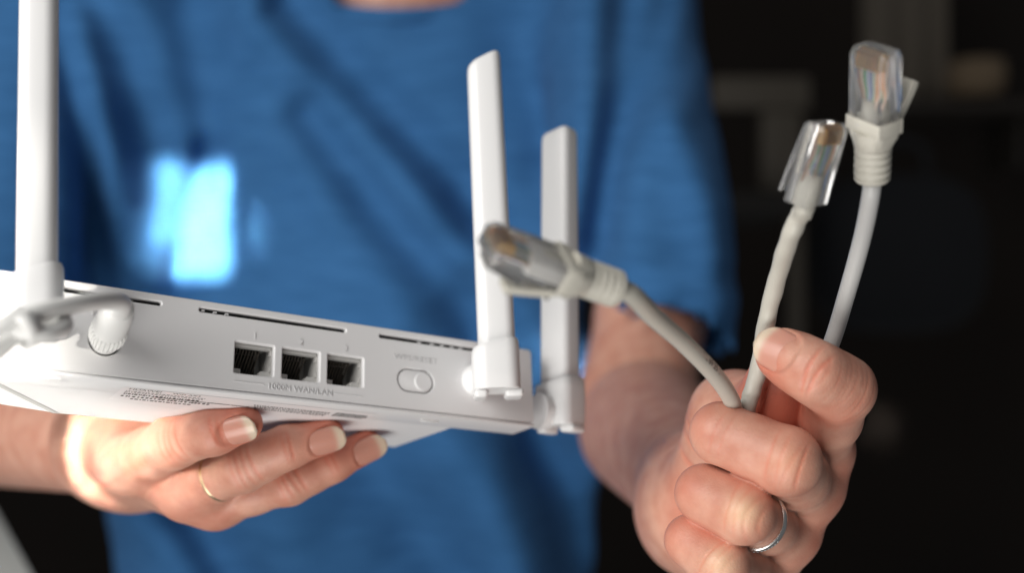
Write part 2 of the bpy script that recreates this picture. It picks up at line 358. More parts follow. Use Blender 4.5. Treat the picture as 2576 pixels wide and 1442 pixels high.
def rh(p):
    palm = None
    for q, r in ((I, .0098), (Mi, .0104), (Ri, .0100), (Pi, .0090)):
        e = cone(p, q['mcp'], WR + (q['mcp'] - Mi['mcp']) * .35, r, .0165)
        palm = e if palm is None else smin(palm, e, .010)
    palm = smin(palm, cone(p, Th['cmc'], Th['mcp'], .0172, .0124), .012)
    palm = smin(palm, cone(p, Th['mcp'], mid(Ri['mcp'], WR, .4), .010, .014), .016)
    palm = smin(palm, cone(p, WR, EL, .0212, .038), .02)
    fs = []
    fs.append(chain(p, [(I['mcp'], .0098), (mid(I['mcp'], I['pip'], .55), .0093), (I['pip'], .0094), (mid(I['pip'], I['dip'], .5), .0090), (I['dip'], .0087), (mid(I['dip'], I['tip'], .55), .0083), (I['tip'], .0079)], .003))
    fs.append(chain(p, [(Mi['mcp'], .0104), (mid(Mi['mcp'], Mi['pip'], .5), .0097), (Mi['pip'], .0098), (mid(Mi['pip'], Mi['dip'], .5), .0091), (Mi['dip'], .0089), (Mi['tip'], .0075)], .003))
    fs.append(chain(p, [(Ri['mcp'], .0100), (mid(Ri['mcp'], Ri['pip'], .45), .0086), (mid(Ri['mcp'], Ri['pip'], .75), .0083), (Ri['pip'], .0089), (mid(Ri['pip'], Ri['dip'], .5), .0085), (Ri['dip'], .0084), (Ri['tip'], .0072)], .003))
    fs.append(chain(p, [(Pi['mcp'], .0090), (mid(Pi['mcp'], Pi['pip'], .5), .0081), (Pi['pip'], .0082), (mid(Pi['pip'], Pi['dip'], .5), .0077), (Pi['dip'], .0076), (Pi['tip'], .0066)], .003))
    fs.append(chain(p, [(Th['mcp'], .0120), (mid(Th['mcp'], Th['ip'], .5), .0105), (Th['ip'], .0101), (mid(Th['ip'], Th['tip'], .5), .0100), (Th['tip'], .0090)], .004))
    d = None
    for i, e in enumerate(fs):
        e = smin(palm, e, .0055 if i < 4 else .009); d = e if d is None else smin(d, e, .0009)
    # knuckle mounds and bony bumps
    for q, s in ((Mi, .9), (Ri, .8), (Pi, .7)):
        d = d - .0007 * s * gauss(p, q['pip'] + cam_up(q['pip'], .0088), .0045)
    for q in (I, Mi, Ri): d = d - .0012 * gauss(p, q['mcp'] + np.array([.008, -.002, 0]), .007)
    for c, ax, amp, sig, re in RGROOVES: d = d + groove(p, c, ax, amp, sig, re)
    for nl in RNAILS: d = d + nail_bed(p, nl)
    return d
RGROOVES = []
def wr(q, ax, n, step, amp=.00028, sig=.00032, reach=.008, off=0.0):
    ax = np.asarray(ax, float) / np.linalg.norm(ax); s = cam_up(q, .0085)
    for i in range(n):
        RGROOVES.append((q + s + ax * (off + (i - (n - 1) / 2) * step * (1 + .25 * math.sin(i * 2.1))), ax + rng.normal(0, .07, 3), amp * (.6 + .6 * rng.random()), sig, reach))
wr(I['dip'], I['tip'] - I['dip'], 2, .0024, .00055, .00042, .0075)
wr(mid(I['pip'], I['dip'], .45), I['dip'] - I['pip'], 5, .0021, .00009, .0003, .0075)
wr(mid(I['pip'], I['mcp'], .05) + [.003, 0, 0], I['dip'] - I['pip'], 4, .0025, .00012, .0003, .0075)
wr(Mi['pip'], Mi['dip'] - Mi['pip'], 4, .0029, .00022, .0004, .0070)
wr(mid(Mi['dip'], Mi['pip'], .0), Mi['dip'] - Mi['pip'], 2, .0027, .00010, .0003, .0070)
wr(Ri['pip'], Ri['dip'] - Ri['pip'], 4, .0028, .00020, .0004, .0070)
wr(Pi['pip'], Pi['dip'] - Pi['pip'], 4, .0027, .00020, .0004, .0065)
wr(mid(Th['mcp'], Th['cmc'], .35) + cam_up(Th['mcp'], .003), Th['mcp'] - Th['cmc'], 3, .007, .0006, .0011, .016)
def nail_frame(center, axis, normal, W_, L_, R):
    t = np.asarray(axis, float); t /= np.linalg.norm(t); n = np.asarray(normal, float); n = n - t * (n @ t); n /= np.linalg.norm(n)
    return dict(c=np.asarray(center, float), t=t, n=n, s=np.cross(t, n), W=W_, L=L_, R=R)
def nail_bed(p, nl):
    q = p - f32(nl['c']); x = q @ f32(nl['s']); y = q @ f32(nl['t']); z = q @ f32(nl['n'])
    g = (np.abs(x) / (nl['W'] * 1.03)) ** 2.6 + (np.abs(y) / (nl['L'] * .52)) ** 2.6
    zn = -x * x / (2 * nl['R']) - 6 * y * y
    inside = 1 / (1 + np.exp(np.clip((g - 1) / .13, -40, 40)))
    rim = np.exp(-((g - 1.25) / .35) ** 2) * (y < nl['L'] * .3)
    near = np.exp(-((z - zn) / .0035) ** 2)
    return (.0009 * inside - .00016 * rim) * near
def nail_mesh(nl, free=.22):
    nu, nv = 17, 21; v = []; fe = []
    for lay in (0, 1):
        for j in range(nv):
            y = (j / (nv - 1) - .5) * nl['L'] * (1.0 + (.06 if j == nv - 1 else 0))
            yy = abs(2 * y / nl['L']); hw = nl['W'] * max(.04, (1 - min(.995, yy) ** 3.2)) ** (1 / 2.6)
            for i in range(nu):
                u = -1 + 2 * i / (nu - 1); x = u * hw
                z = -x * x / (2 * nl['R']) - 6 * y * y - (.00055 if lay else 0)
                v.append(nl['c'] + nl['s'] * x + nl['t'] * y + nl['n'] * z)
                edge = nl['L'] * (.5 - free) + nl['L'] * .05 * (1 - u * u) - (0.0)
                fe.append(1 / (1 + math.exp(-(y - edge) / .0004)))
    k = nu * nv; f = []
    for j in range(nv - 1):
        for i in range(nu - 1):
            a = j * nu + i; f.append((a, a + 1, a + nu + 1, a + nu)); f.append((k + a, k + a + nu, k + a + nu + 1, k + a + 1))
    rimi = [i for i in range(nu)] + [j * nu + nu - 1 for j in range(1, nv)] + [(nv - 1) * nu + i for i in range(nu - 2, -1, -1)] + [j * nu for j in range(nv - 2, 0, -1)]
    for a, b in zip(rimi, rimi[1:] + rimi[:1]): f.append((a, k + a, k + b, b))
    m = mesh("fingernail", v, f); at = m.attributes.new("free_edge", 'FLOAT', 'POINT'); at.data.foreach_set("value", fe); return m
ia = I['tip'] - I['dip']; c = P(1955, 881, .326); nrm = -c / np.linalg.norm(c) + np.array([-.10, 0, .18])
RNAILS = [nail_frame(I['tip'] - ia / np.linalg.norm(ia) * .0010 + (lambda n: n / np.linalg.norm(n) * .0079)(nrm - ia * (nrm @ ia) / (ia @ ia)), ia, nrm, .0062, .0138, .0090)]
# ---- hand under the router (picture left)
LM = dict(mcp=P(325, 1168, .397), pip=P(438, 1113, .374), dip=P(540, 1085, .364), tip=P(613, 1067, .3625))
LR = dict(mcp=P(468, 1232, .396), pip=P(610, 1176, .382), dip=P(722, 1126, .380), tip=P(822, 1097, .383))
LP = dict(mcp=P(546, 1262, .402), pip=P(728, 1214, .393), dip=P(836, 1165, .395), tip=P(923, 1123, .400))
LI = dict(mcp=P(285, 1120, .425), pip=P(400, 1125, .413), dip=P(460, 1105, .406), tip=P(505, 1088, .404))
LT = dict(cmc=P(270, 1090, .462), mcp=P(345, 1105, .458), ip=P(395, 1098, .460), tip=P(430, 1094, .462))
LW = P(318, 1122, .462); LE = P(35, 1042, .62); LA = P(-60, 990, .70); LS = P(150, -60, .94)
def lh(p):
    palm = None
    for q, r in ((LI, .0095), (LM, .0100), (LR, .0096), (LP, .0088)):
        e = cone(p, q['mcp'], LW + (q['mcp'] - LM['mcp']) * .25, r, .016); palm = e if palm is None else smin(palm, e, .010)
    palm = smin(palm, cone(p, LT['cmc'], LT['mcp'], .015, .011), .012)
    palm = smin(palm, cone(p, LW, LE, .0215, .040), .02)
    fs = [chain(p, [(LM['mcp'], .0098), (mid(LM['mcp'], LM['pip'], .5), .0088), (LM['pip'], .0086), (LM['dip'], .0074), (LM['tip'], .0060)], .003),
          chain(p, [(LR['mcp'], .0095), (mid(LR['mcp'], LR['pip'], .5), .0083), (LR['pip'], .0083), (mid(LR['pip'], LR['dip'], .5), .0075), (LR['dip'], .0071), (LR['tip'], .0060)], .003),
          chain(p, [(LP['mcp'], .0088), (mid(LP['mcp'], LP['pip'], .5), .0076), (LP['pip'], .0076), (mid(LP['pip'], LP['dip'], .5), .0068), (LP['dip'], .0065), (LP['tip'], .0056)], .003),
          chain(p, [(LI['mcp'], .0095), (LI['pip'], .0080), (LI['dip'], .0072), (LI['tip'], .0062)], .003),
          chain(p, [(LT['mcp'], .0110), (LT['ip'], .0090), (LT['tip'], .0080)], .003)]
    d = None
    for e in fs:
        e = smin(palm, e, .006); d = e if d is None else smin(d, e, .0010)
    for q in (LR, LP): d = d - .0008 * gauss(p, q['mcp'] + cam_up(q['mcp'], .008), .007)
    for c, ax, amp, sig, re in LGROOVES: d = d + groove(p, c, ax, amp, sig, re)
    for nl in LNAILS: d = d + nail_bed(p, nl)
    return d
LGROOVES = []; _keep = RGROOVES; RGROOVES = LGROOVES
for q, k in ((LM, .9), (LR, 1), (LP, .85)):
    wr(q['pip'], q['dip'] - q['pip'], 4, .0023, .00026, .0005, .0070 * k)
    wr(q['dip'], q['tip'] - q['dip'], 2, .0018, .00022, .0004, .0060 * k)
RGROOVES = _keep
LNAILS = []
for q, r, dn in ((LM, .0060, (.25, 0, -.35)), (LR, .0060, (.25, 0, -.40)), (LP, .0056, (.25, 0, -.40))):
    ax = q['tip'] - q['dip']; ax = ax / np.linalg.norm(ax); n = -q['tip'] / np.linalg.norm(q['tip']) + np.array(dn) * .9; n = n - ax * (n @ ax); n /= np.linalg.norm(n)
    LNAILS.append(nail_frame(q['tip'] - ax * .0006 + n * r * 1.0, ax, n, .0046, .0120, .0060))

RS0, RS1 = P(1545, -60, .93), P(1648, 868, .685)
LS0, LS1 = P(150, -60, .94), P(-75, 930, .73)
def bodyf(p):
    e = .0005
    d = cone(p, mid(WR, EL, .02), EL, .0212 - e, .038 - e)
    d = smin(d, chain(p, [(UA, .0345), (mid(RS0, RS1, .93), .0325), (mid(RS0, RS1, .72), .018), (RS0, .016)], .01), .010)
    g = smin(cone(p, mid(LW, LE, .02), LE, .0215 - e, .040 - e), chain(p, [(LA, .034), (mid(LS0, LS1, .90), .032), (mid(LS0, LS1, .72), .018), (LS0, .016)], .01), .010)
    d = np.minimum(d, g)
    q = (p - f32([-.118, .975, 0])) / f32([.14, .055, 1]); t = (np.sqrt(q[:, 0] ** 2 + q[:, 1] ** 2) - 1) * .055
    t = smax(t, p[:, 2] - (.245 - .25 * np.abs(p[:, 0] + .09)), .05); t = np.maximum(t, -p[:, 2] - .33)
    nk = cone(p, f32([-.090, .955, .15]), f32([-.092, .940, .45]), .066, .058)
    t = smin(t, nk, .06); t = smin(t, cone(p, f32([.10, .95, .20]), f32([-.30, .95, .20]), .04, .04), .05)
    return smin(d, t, .01)
parts = []
bx = np.array([P(1570, 1480, .36)[0] - .006, .318, -.106])
parts.append(polygonize(rh, [.026, .316, -.118], [.128, .470, -.004], .00055, 2))
parts.append(polygonize(lh, [-.185, .345, -.095], [-.036, .510, -.028], .0008, 2))
parts.append(polygonize(bodyf, [-.44, .42, -.36], [.23, 1.10, .46], .005, 2))
off = 0; VV = []; FF = []
for v, f in parts: VV.append(v); FF.append(f + off); off += len(v)
VV = np.concatenate(VV); FF = np.concatenate(FF); me = mesh("body", VV, FF)
red = np.zeros(len(VV), np.float32); pale = np.zeros(len(VV), np.float32)
for c, s, a in ((P(1945, 1010, .352), .013, 1.0), (P(1930, 940, .33), .007, .55), (Mi['pip'] + cam_up(Mi['pip'], .009), .006, .30), (Ri['pip'] + cam_up(Ri['pip'], .009), .007, .22),
                (mid(Mi['dip'], Mi['pip'], .5) + [0, 0, -.008], .008, .25), (LM['tip'], .010, .75), (LR['tip'], .010, .85), (LP['tip'], .010, .85), (LR['mcp'], .012, .3), (LP['mcp'], .012, .3),
                (P(1700, 1280, .39), .012, .35), (mid(Ri['dip'], Ri['pip'], .4) + [0, 0, -.008], .008, .35), (Mi['dip'] + [-.006, -.002, .004], .007, .35), (Ri['dip'] + [-.006, -.002, .004], .007, .35), (Pi['dip'] + [-.005, -.002, .004], .007, .4), (I['mcp'] + [.005, -.006, 0], .010, .35), (Mi['mcp'] + [.006, -.004, 0], .009, .4), (Ri['mcp'] + [.006, -.004, 0], .009, .4), (mid(I['pip'], I['dip'], .3) + [0, 0, -.01], .008, .3)): red += a * gauss(VV, c, s)
for c, ax, amp, sig, re in RGROOVES + LGROOVES: red += .45 * groove(VV, c, ax, 1.0, sig * 1.3, re) * min(1.0, amp / .00025)
for q, a in ((Ri, .8), (Mi, .30), (Pi, .65)): pale += a * gauss(VV, q['pip'] + cam_up(q['pip'], .0092), .0050)
for nm, arr in (("red", red), ("pale", pale)):
    at = me.attributes.new(nm, 'FLOAT', 'POINT'); at.data.foreach_set("value", np.clip(arr * (1.3 if nm == 'red' else 1.0), 0, 1))
body = obj("body", me, M_SKIN, person)
for nl, fr in ((RNAILS[0], .24), (LNAILS[0], .27), (LNAILS[1], .27), (LNAILS[2], .27)):
    obj("fingernail", nail_mesh(nl, fr), M_NAIL, body)

# ---- the t-shirt
FOLDS = [  # polyline in picture coordinates, depth, amplitude (+ groove, - ridge), width
    ([(236, -30), (330, 130), (400, 357), (430, 470)], .014, .020), ([(300, -30), (370, 120), (450, 380), (470, 600)], -.012, .020),
    ([(150, 40), (200, 300), (260, 720)], .013, .011), ([(185, 60), (300, 420), (330, 640)], -.010, .015),
    ([(720, 20), (900, 220), (1141, 464), (1190, 560)], .016, .021), ([(650, 20), (850, 260), (1060, 520), (1150, 640)], -.016, .024),
    ([(785, 285), (960, 500), (1141, 713), (1200, 850)], .014, .020), ([(700, 300), (860, 560), (1000, 800)], -.008, .022),
    ([(1575, -40), (1550, 250), (1495, 620), (1475, 800)], .013, .013), ([(1665, 0), (1610, 200), (1550, 400), (1530, 620)], .009, .012),
    ([(1480, 0), (1470, 300), (1420, 600)], -.008, .020), ([(480, 0), (520, 300), (500, 640)], .005, .020), ([(520, 380), (470, 520), (440, 700)], .007, .010),
    ([(900, 1130), (1000, 1250), (1120, 1442)], .012, .030), ([(1100, 1100), (1230, 1260), (1330, 1460)], -.012, .030), ([(1330, 1080), (1400, 1230), (1440, 1460)], .018, .022),
    ([(420, 1240), (520, 1340), (600, 1470)], .010, .020), ([(330, 1250), (400, 1330), (460, 1450)], -.010, .022), ([(700, 1300), (760, 1450)], -.008, .03),
    ([(1560, 720), (1700, 760), (1850, 700)], .006, .012), ([(1700, 300), (1780, 520), (1800, 700)], -.008, .020)]
FOLDS = [(a, b * (1.0 if a[0][0] < 320 and a[0][1] < 200 else 1.7) if not 1480 < a[0][0] < 1670 else b, c * 1.1) for a, b, c in FOLDS]
def seg2(px, pz, a, b):
    bx_, bz_ = b[0] - a[0], b[1] - a[1]; t = np.clip(((px - a[0]) * bx_ + (pz - a[1]) * bz_) / (bx_ * bx_ + bz_ * bz_), 0, 1)
    return np.hypot(px - a[0] - t * bx_, pz - a[1] - t * bz_)
def shirtf(p):
    z = p[:, 2]; a = .190 + .06 * np.clip(-z, 0, .4); xc = -.121
    x = (p[:, 0] - xc) / a; y = (p[:, 1] - .962) / .108
    t = ((np.abs(x) ** 2.5 + np.abs(y) ** 2.5) ** (1 / 2.5) - 1) * .105
    t = smax(t, z - (.300 - .30 * np.abs(p[:, 0] + .10)), .05)
    s1 = cone(p, RS0, RS1, .064, .0475); s2 = cone(p, LS0, LS1, .066, .052)
    for s0, e0, tilt in ((RS0, RS1, (-.25, 0, 0)), (LS0, LS1, (.25, 0, 0))):
        pass
    u1 = (RS1 - RS0) / np.linalg.norm(RS1 - RS0); hem1 = (p - f32(RS1)) @ f32(np.array([-.22, -.06, -.97]))
    u2 = (LS1 - LS0) / np.linalg.norm(LS1 - LS0); hem2 = (p - f32(LS1)) @ f32(np.array([.22, -.06, -.97]))
    s1 = smax(s1, hem1, .004); s2 = smax(s2, hem2, .004)
    t = smin(t, s1, .028); t = smin(t, s2, .05); t = smin(t, cone(p, P(290, -20, .925), P(250, 700, .925), .066, .066), .06); t = smin(t, cone(p, P(210, 60, .935), P(170, 900, .90), .062, .062), .05)
    # folds live on the side that faces the eye
    dx = p[:, 0] / p[:, 1] * F + CX; dz = -p[:, 2] / p[:, 1] * F + CY; k = F / .87
    front = np.clip((1.02 - p[:, 1]) / .10, 0, 1)
    for pl, amp, w in FOLDS:
        dist = None
        for a_, b_ in zip(pl[:-1], pl[1:]):
            e = seg2(dx, dz, a_, b_) / k; dist = e if dist is None else np.minimum(dist, e)
        t = t + amp * np.exp(-(dist / w) ** 2) * front
    t = t + .0022 * np.sin(p[:, 0] * 61 + 3 * np.sin(z * 23)) * np.sin(z * 37 + 2 * np.sin(p[:, 0] * 29)) * front
    # hollow sleeves and neck opening
    t = np.maximum(t, -np.maximum(cone(p, mid(RS0, RS1, .75), RS1 + u1 * .1, .0435, .043), -(hem1 + .022)))
    t = np.maximum(t, -np.maximum(cone(p, mid(LS0, LS1, .75), LS1 + u2 * .1, .0435, .043), -(hem2 + .022)))
    q = (p - f32([-.0885, .925, .265])) / f32([.088, .100, .085]); nh = (np.sqrt((q * q).sum(1)) - 1) * .08
    t = np.maximum(t, -nh)
    return t
sv, sf_ = polygonize(shirtf, [-.47, .62, -.36], [.26, 1.12, .36], .0045, 2, margin=8)
shirt = obj("t_shirt", mesh("t_shirt", sv, sf_), M_SHIRT, person); tag(shirt, "plain blue cotton t-shirt with soft diagonal folds")
an = np.linspace(0, 2 * math.pi, 73)
cp = [np.array([-.0885 + .072 * math.sin(t_), .930 - .074 * math.cos(t_), .2035 + .036 * (1 - math.cos(t_))]) for t_ in an]
cv_, cf_ = tube(cp, .0065, 10, cap=False)
obj("collar", mesh("collar", cv_, cf_), M_SHIRT, shirt)

# ================================================================== the router
w_ = np.array([0.83842966, 0.52265615, -0.15448704]); u_ = np.array([-0.0319843, 0.33015458, 0.94338484]); n_ = np.array([-0.5440705, 0.78602067, -0.29352818])
R0 = np.array([0.00793883, 0.402, -0.04974065])
router = empty("wifi_router", (0, 0, 0), "white wifi router with three upright antennas held from below", "router")
mw = Matrix.Identity(4)
for i in range(3): mw[i][0], mw[i][1], mw[i][2] = w_[i], n_[i], u_[i]
mw.translation = Vector(R0 + ZOFF); router.matrix_basis = mw
mm = .001
def RP(X, Y, Z): return R0 + (w_ * X + n_ * Y + u_ * Z) * mm         # router millimetres to camera-centred world
def loc(p): q = np.asarray(p) - R0; return np.array([q @ w_, q @ n_, q @ u_])   # world to router-local metres
def rbox(name, x0, x1, y0, y1, z0, z1, mt, par=router, bevel=0):
    return obj(name, MB().box(x0 * mm, x1 * mm, y0 * mm, y1 * mm, z0 * mm, z1 * mm).mesh(name, bevel=bevel * mm), mt, par, world=False)
H = 28.4
# rear panel with real openings
def rrect(x0, x1, z0, z1, r, k=6):
    pts = []
    for cx_, cz_, a0 in ((x1 - r, z1 - r, 0), (x0 + r, z1 - r, 90), (x0 + r, z0 + r, 180), (x1 - r, z0 + r, 270)):
        for i in range(k + 1):
            a = math.radians(a0 + 90 * i / k); pts.append((cx_ + r * math.cos(a), cz_ + r * math.sin(a)))
    return pts
PORTS = [(-110.2, -97.6), (-94.8, -82.2), (-79.4, -66.8)]; PZ = (6.9, 16.9)
SLOTS = [(-161.5, -133.6), (-122.0, -73.2), (-61.0, -22.0)]; SZ = (24.75, 26.0)
PLUGC = (-148.8, 12.0, 4.7); BTN = (-54.2, -40.6, 7.4, 15.4)
def panel_curve():
    c = bpy.data.curves.new("panel", 'CURVE'); c.dimensions = '2D'; c.fill_mode = 'BOTH'; c.extrude = .6 * mm; c.bevel_depth = .5 * mm; c.bevel_resolution = 2; c.offset = -.5 * mm
    loops = [rrect(-190, 0, 1.3, H, 1.6)] + [rrect(a, b, PZ[0], PZ[1], .5, 3) for a, b in PORTS] + [rrect(a, b, SZ[0], SZ[1], .55, 4) for a, b in SLOTS]
    loops += [rrect(BTN[0], BTN[1], BTN[2], BTN[3], 3.98, 12), [(PLUGC[0] + PLUGC[2] * math.cos(t), PLUGC[1] + PLUGC[2] * math.sin(t)) for t in np.linspace(0, 2 * math.pi, 48, endpoint=False)]]
    for lp in loops:
        s = c.splines.new('POLY'); s.points.add(len(lp) - 1); s.use_cyclic_u = True
        for pt, (x, z) in zip(s.points, lp): pt.co = (x * mm, z * mm, 0, 1)
    o = bpy.data.objects.new("panel", c); COL.objects.link(o); dg = bpy.context.evaluated_depsgraph_get()
    m = bpy.data.meshes.new_from_object(o.evaluated_get(dg)); bpy.data.objects.remove(o); bpy.data.curves.remove(c)
    remap(m, lambda x, y, z: (x, 1.1 * mm - z, y)); smooth_by_angle(m, .9); return m
obj("rear_panel", panel_curve(), M_WHITE, router, world=False)
# casing: rear strip, hull underneath, top plate
mb = MB()
def prism(mb, bot, top):
    n = len(bot); mb.add(list(bot) + list(top), [tuple(range(n))[::-1], tuple(range(n, 2 * n))] + [(i, (i + 1) % n, n + (i + 1) % n, n + i) for i in range(n)])
S = lambda pts: [tuple(c * mm for c in p) for p in pts]
cas = MB()
cas.add(S([(-190, -.25, 0), (0, -.25, 0), (0, -.25, 1.15), (-190, -.25, 1.15), (-190, 13.8, 0), (0, 13.8, 0), (0, 13.8, 1.15), (-190, 13.8, 1.15)]),
        [(0, 1, 2, 3), (5, 4, 7, 6), (0, 4, 5, 1), (3, 2, 6, 7), (0, 3, 7, 4), (1, 5, 6, 2)])
obj("bottom_strip", cas.mesh("bottom_strip", bevel=.45 * mm), M_WHITE, router, world=False)
rbox("end_wall", -2.0, -.05, 2.3, 13.7, 1.25, H - .2, M_WHITE, bevel=.4); rbox("end_wall", -189.95, -188, 2.3, 13.7, 1.25, H - .2, M_WHITE, bevel=.4)
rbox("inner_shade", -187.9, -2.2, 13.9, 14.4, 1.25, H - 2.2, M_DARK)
hull = MB(); hull.add(S([(-176, 13.85, .12), (-26, 13.85, .12), (-28.5, 52, .12), (-151, 47, .12), (-189, 13.85, 22), (-1, 13.85, 22), (-10, 128, 24.5), (-180, 128, 24.5)]),
        [(3, 2, 1, 0), (4, 5, 6, 7), (0, 1, 5, 4), (1, 2, 6, 5), (2, 3, 7, 6)])
hull.add(S([(-176, 13.85, .12), (-189, 13.85, 1.6), (-189, 13.85, 22), (-180, 128, 24.5), (-182, 52, 3.5), (-151, 47, .12)]), [(0, 1, 4, 5), (1, 2, 3, 4), (5, 4, 3)])
obj("bottom_hull", hull.mesh("bottom_hull"), M_WHITE, router, world=False)
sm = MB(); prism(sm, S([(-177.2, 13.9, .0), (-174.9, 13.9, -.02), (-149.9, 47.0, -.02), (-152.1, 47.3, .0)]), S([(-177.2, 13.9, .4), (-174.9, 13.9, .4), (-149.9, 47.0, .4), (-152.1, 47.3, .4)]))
obj("seam_strip", sm.mesh("seam_strip"), mat("light_grey_seam", (.52, .52, .51), .5), router, world=False)  # added flat strip; its grey stands in for a groove along the crease
tp = MB(); prism(tp, S([(-190, 2.35, 26.3), (0, 2.35, 26.3), (0, 90, 26.3), (-14, 130, 26.3), (-176, 130, 26.3), (-190, 90, 26.3)]), S([(-190, 2.35, H - .05), (0, 2.35, H - .05), (0, 90, H - .05), (-14, 130, H - .05), (-176, 130, H - .05), (-190, 90, H - .05)]))
obj("top_plate", tp.mesh("top_plate", bevel=.6 * mm), M_WHITE, router, world=False)
for X, Y in ((-162.5, 3.2), (-39, 6.2)): rbox("foot", X - 3.2, X + 3.2, Y - .9, Y + .9, -.7, .05, M_ANT, bevel=.35)
rbox("foot", -184, -176.5, 18, 24, .6, 2.6, M_ANT, bevel=.8)
# ports
def port(x0, x1):
    z0, z1 = PZ; D = 12.0
    e = .32; pm = MB()
    pm.box(x0 - 1, x1 + 1, 13.0, 13.6, z0 - 1, z1 + 1); pm.box(x0 - 1, x0 - e + .3, 2.2, 13, z0 - 1, z1 + 1); pm.box(x1 + e - .3, x1 + 1, 2.2, 13, z0 - 1, z1 + 1)
    pm.box(x0 - e + .3, x1 + e - .3, 2.2, 13, z1 + e - .3, z1 + 1); pm.box(x0 - e + .3, x1 + e - .3, 2.2, 13, z0 - 1, z0 - e + .3)
    # latch shoulders and side steps
    pm.box(x0, x0 + 3.0, 3.0, 12.9, z0, z0 + 2.2); pm.box(x1 - 3.0, x1 - .02, 3.0, 12.9, z0, z0 + 2.2); pm.box(x0 + 3.0, x0 + 4.2, 3.4, 12.9, z0, z0 + .6); pm.box(x1 - 4.2, x1 - 3.0, 3.4, 12.9, z0, z0 + .6)
    pm.box(x1 - .5, x1 - .02, 2.4, 4.0, z0 + 2.2, z0 + 4.0); pm.box(x1 - .45, x1 - .02, 2.4, 4.0, z1 - 2.6, z1 - .4); pm.box(x0 + .1, x1 - .1, 2.4, 4.4, z1 - .9, z1 - .1)
    pv = [(a * mm, b * mm, c * mm) for a, b, c in pm.v]; pm.v = pv
    po = obj("port", pm.mesh("port"), M_PORT, router, world=False)
    cb = MB(); cb.box((x0 + 1.6) * mm, (x1 - 2.4) * mm, 10.6 * mm, 12.8 * mm, (z0 + 3.0) * mm, (z1 - .9) * mm)
    obj("contact_block", cb.mesh("contact_block"), M_DARK, po, world=False)
    for i in range(8):
        x = x0 + 2.0 + i * 1.02; k = MB()
        k.add(S([(x, 4.6, z1 - 1.0), (x + .42, 4.6, z1 - 1.0), (x + .42, 4.6, z1 - 1.5), (x, 4.6, z1 - 1.5), (x, 10.5, z0 + 3.4), (x + .42, 10.5, z0 + 3.4), (x + .42, 10.5, z0 + 2.9), (x, 10.5, z0 + 2.9)]),
              [(0, 1, 2, 3), (5, 4, 7, 6), (0, 4, 5, 1), (3, 2, 6, 7), (0, 3, 7, 4), (1, 5, 6, 2)])
        obj("contact_pin", k.mesh("contact_pin"), M_PIN, po, world=False)
    cs = MB().box((x0 + 1.2) * mm, (x1 - 2.6) * mm, 5.2 * mm, 10.5 * mm, (z1 - .75) * mm, (z1 - .35) * mm)
    obj("contact_comb", cs.mesh("contact_comb"), M_DARK, po, world=False)
for a, b in PORTS: port(a, b)
# vent slots: a near-black plate behind each for the hollow's shade, with moulded ribs
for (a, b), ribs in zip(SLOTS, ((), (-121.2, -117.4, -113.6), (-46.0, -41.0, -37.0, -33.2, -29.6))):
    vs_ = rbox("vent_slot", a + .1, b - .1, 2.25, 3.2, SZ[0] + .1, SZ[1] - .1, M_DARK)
    for x in ribs: rbox("rib", x, x + 1.0, .7, 2.2, SZ[0] + .38, SZ[1] - .38, M_WHITE, vs_)
# push button
bm_ = MB(); g = .32
ol = rrect(BTN[0] + g, BTN[1] - g, BTN[2] + g, BTN[3] - g, 3.66, 12)
prism(bm_, [(x * mm, 2.1 * mm, z * mm) for x, z in ol], [(x * mm, .35 * mm, z * mm) for x, z in ol])
bt = obj("button", bm_.mesh("button", bevel=.3 * mm), M_WHITE, router, world=False)
rbox("button_well", BTN[0] + .1, BTN[1] - .1, 2.25, 2.9, BTN[2] + .1, BTN[3] - .1, M_DARK)  # near-black plate: shade of the gap round the button, put in as colour
cv_, cf_ = lathe([(0, 3.2 * mm), (.35 * mm, 3.2 * mm), (.55 * mm, 2.9 * mm), (.56 * mm, .01 * mm)], (-44.6 * mm, .30 * mm, 11.4 * mm), (0, -1, 0), 40)
dm = mesh("round_pad", cv_, cf_); smooth_by_angle(dm, .5); obj("round_pad", dm, M_WHITE, bt, world=False)
# raised lettering on the rear panel
def face_text(s, X, Z, size, name="lettering", align='CENTER', h=.20, fit=None):
    m = text_mesh(s, size * mm, h * mm, align, 0, .015 * mm); xs = [q.co.x for q in m.vertices]; k = fit * mm / (max(xs) - min(xs)) if fit else 1.0
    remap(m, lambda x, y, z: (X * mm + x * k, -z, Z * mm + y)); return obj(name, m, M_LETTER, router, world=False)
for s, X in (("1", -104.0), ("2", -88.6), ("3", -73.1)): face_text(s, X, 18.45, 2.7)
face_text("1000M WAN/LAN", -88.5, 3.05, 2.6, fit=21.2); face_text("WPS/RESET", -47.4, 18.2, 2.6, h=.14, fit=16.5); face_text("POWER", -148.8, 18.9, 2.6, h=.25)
rbox("raised_line", -110.2, -100.4, -.12, .3, 4.05, 4.3, M_WHITE); rbox("raised_line", -76.9, -67.0, -.12, .3, 3.75, 4.0, M_WHITE)
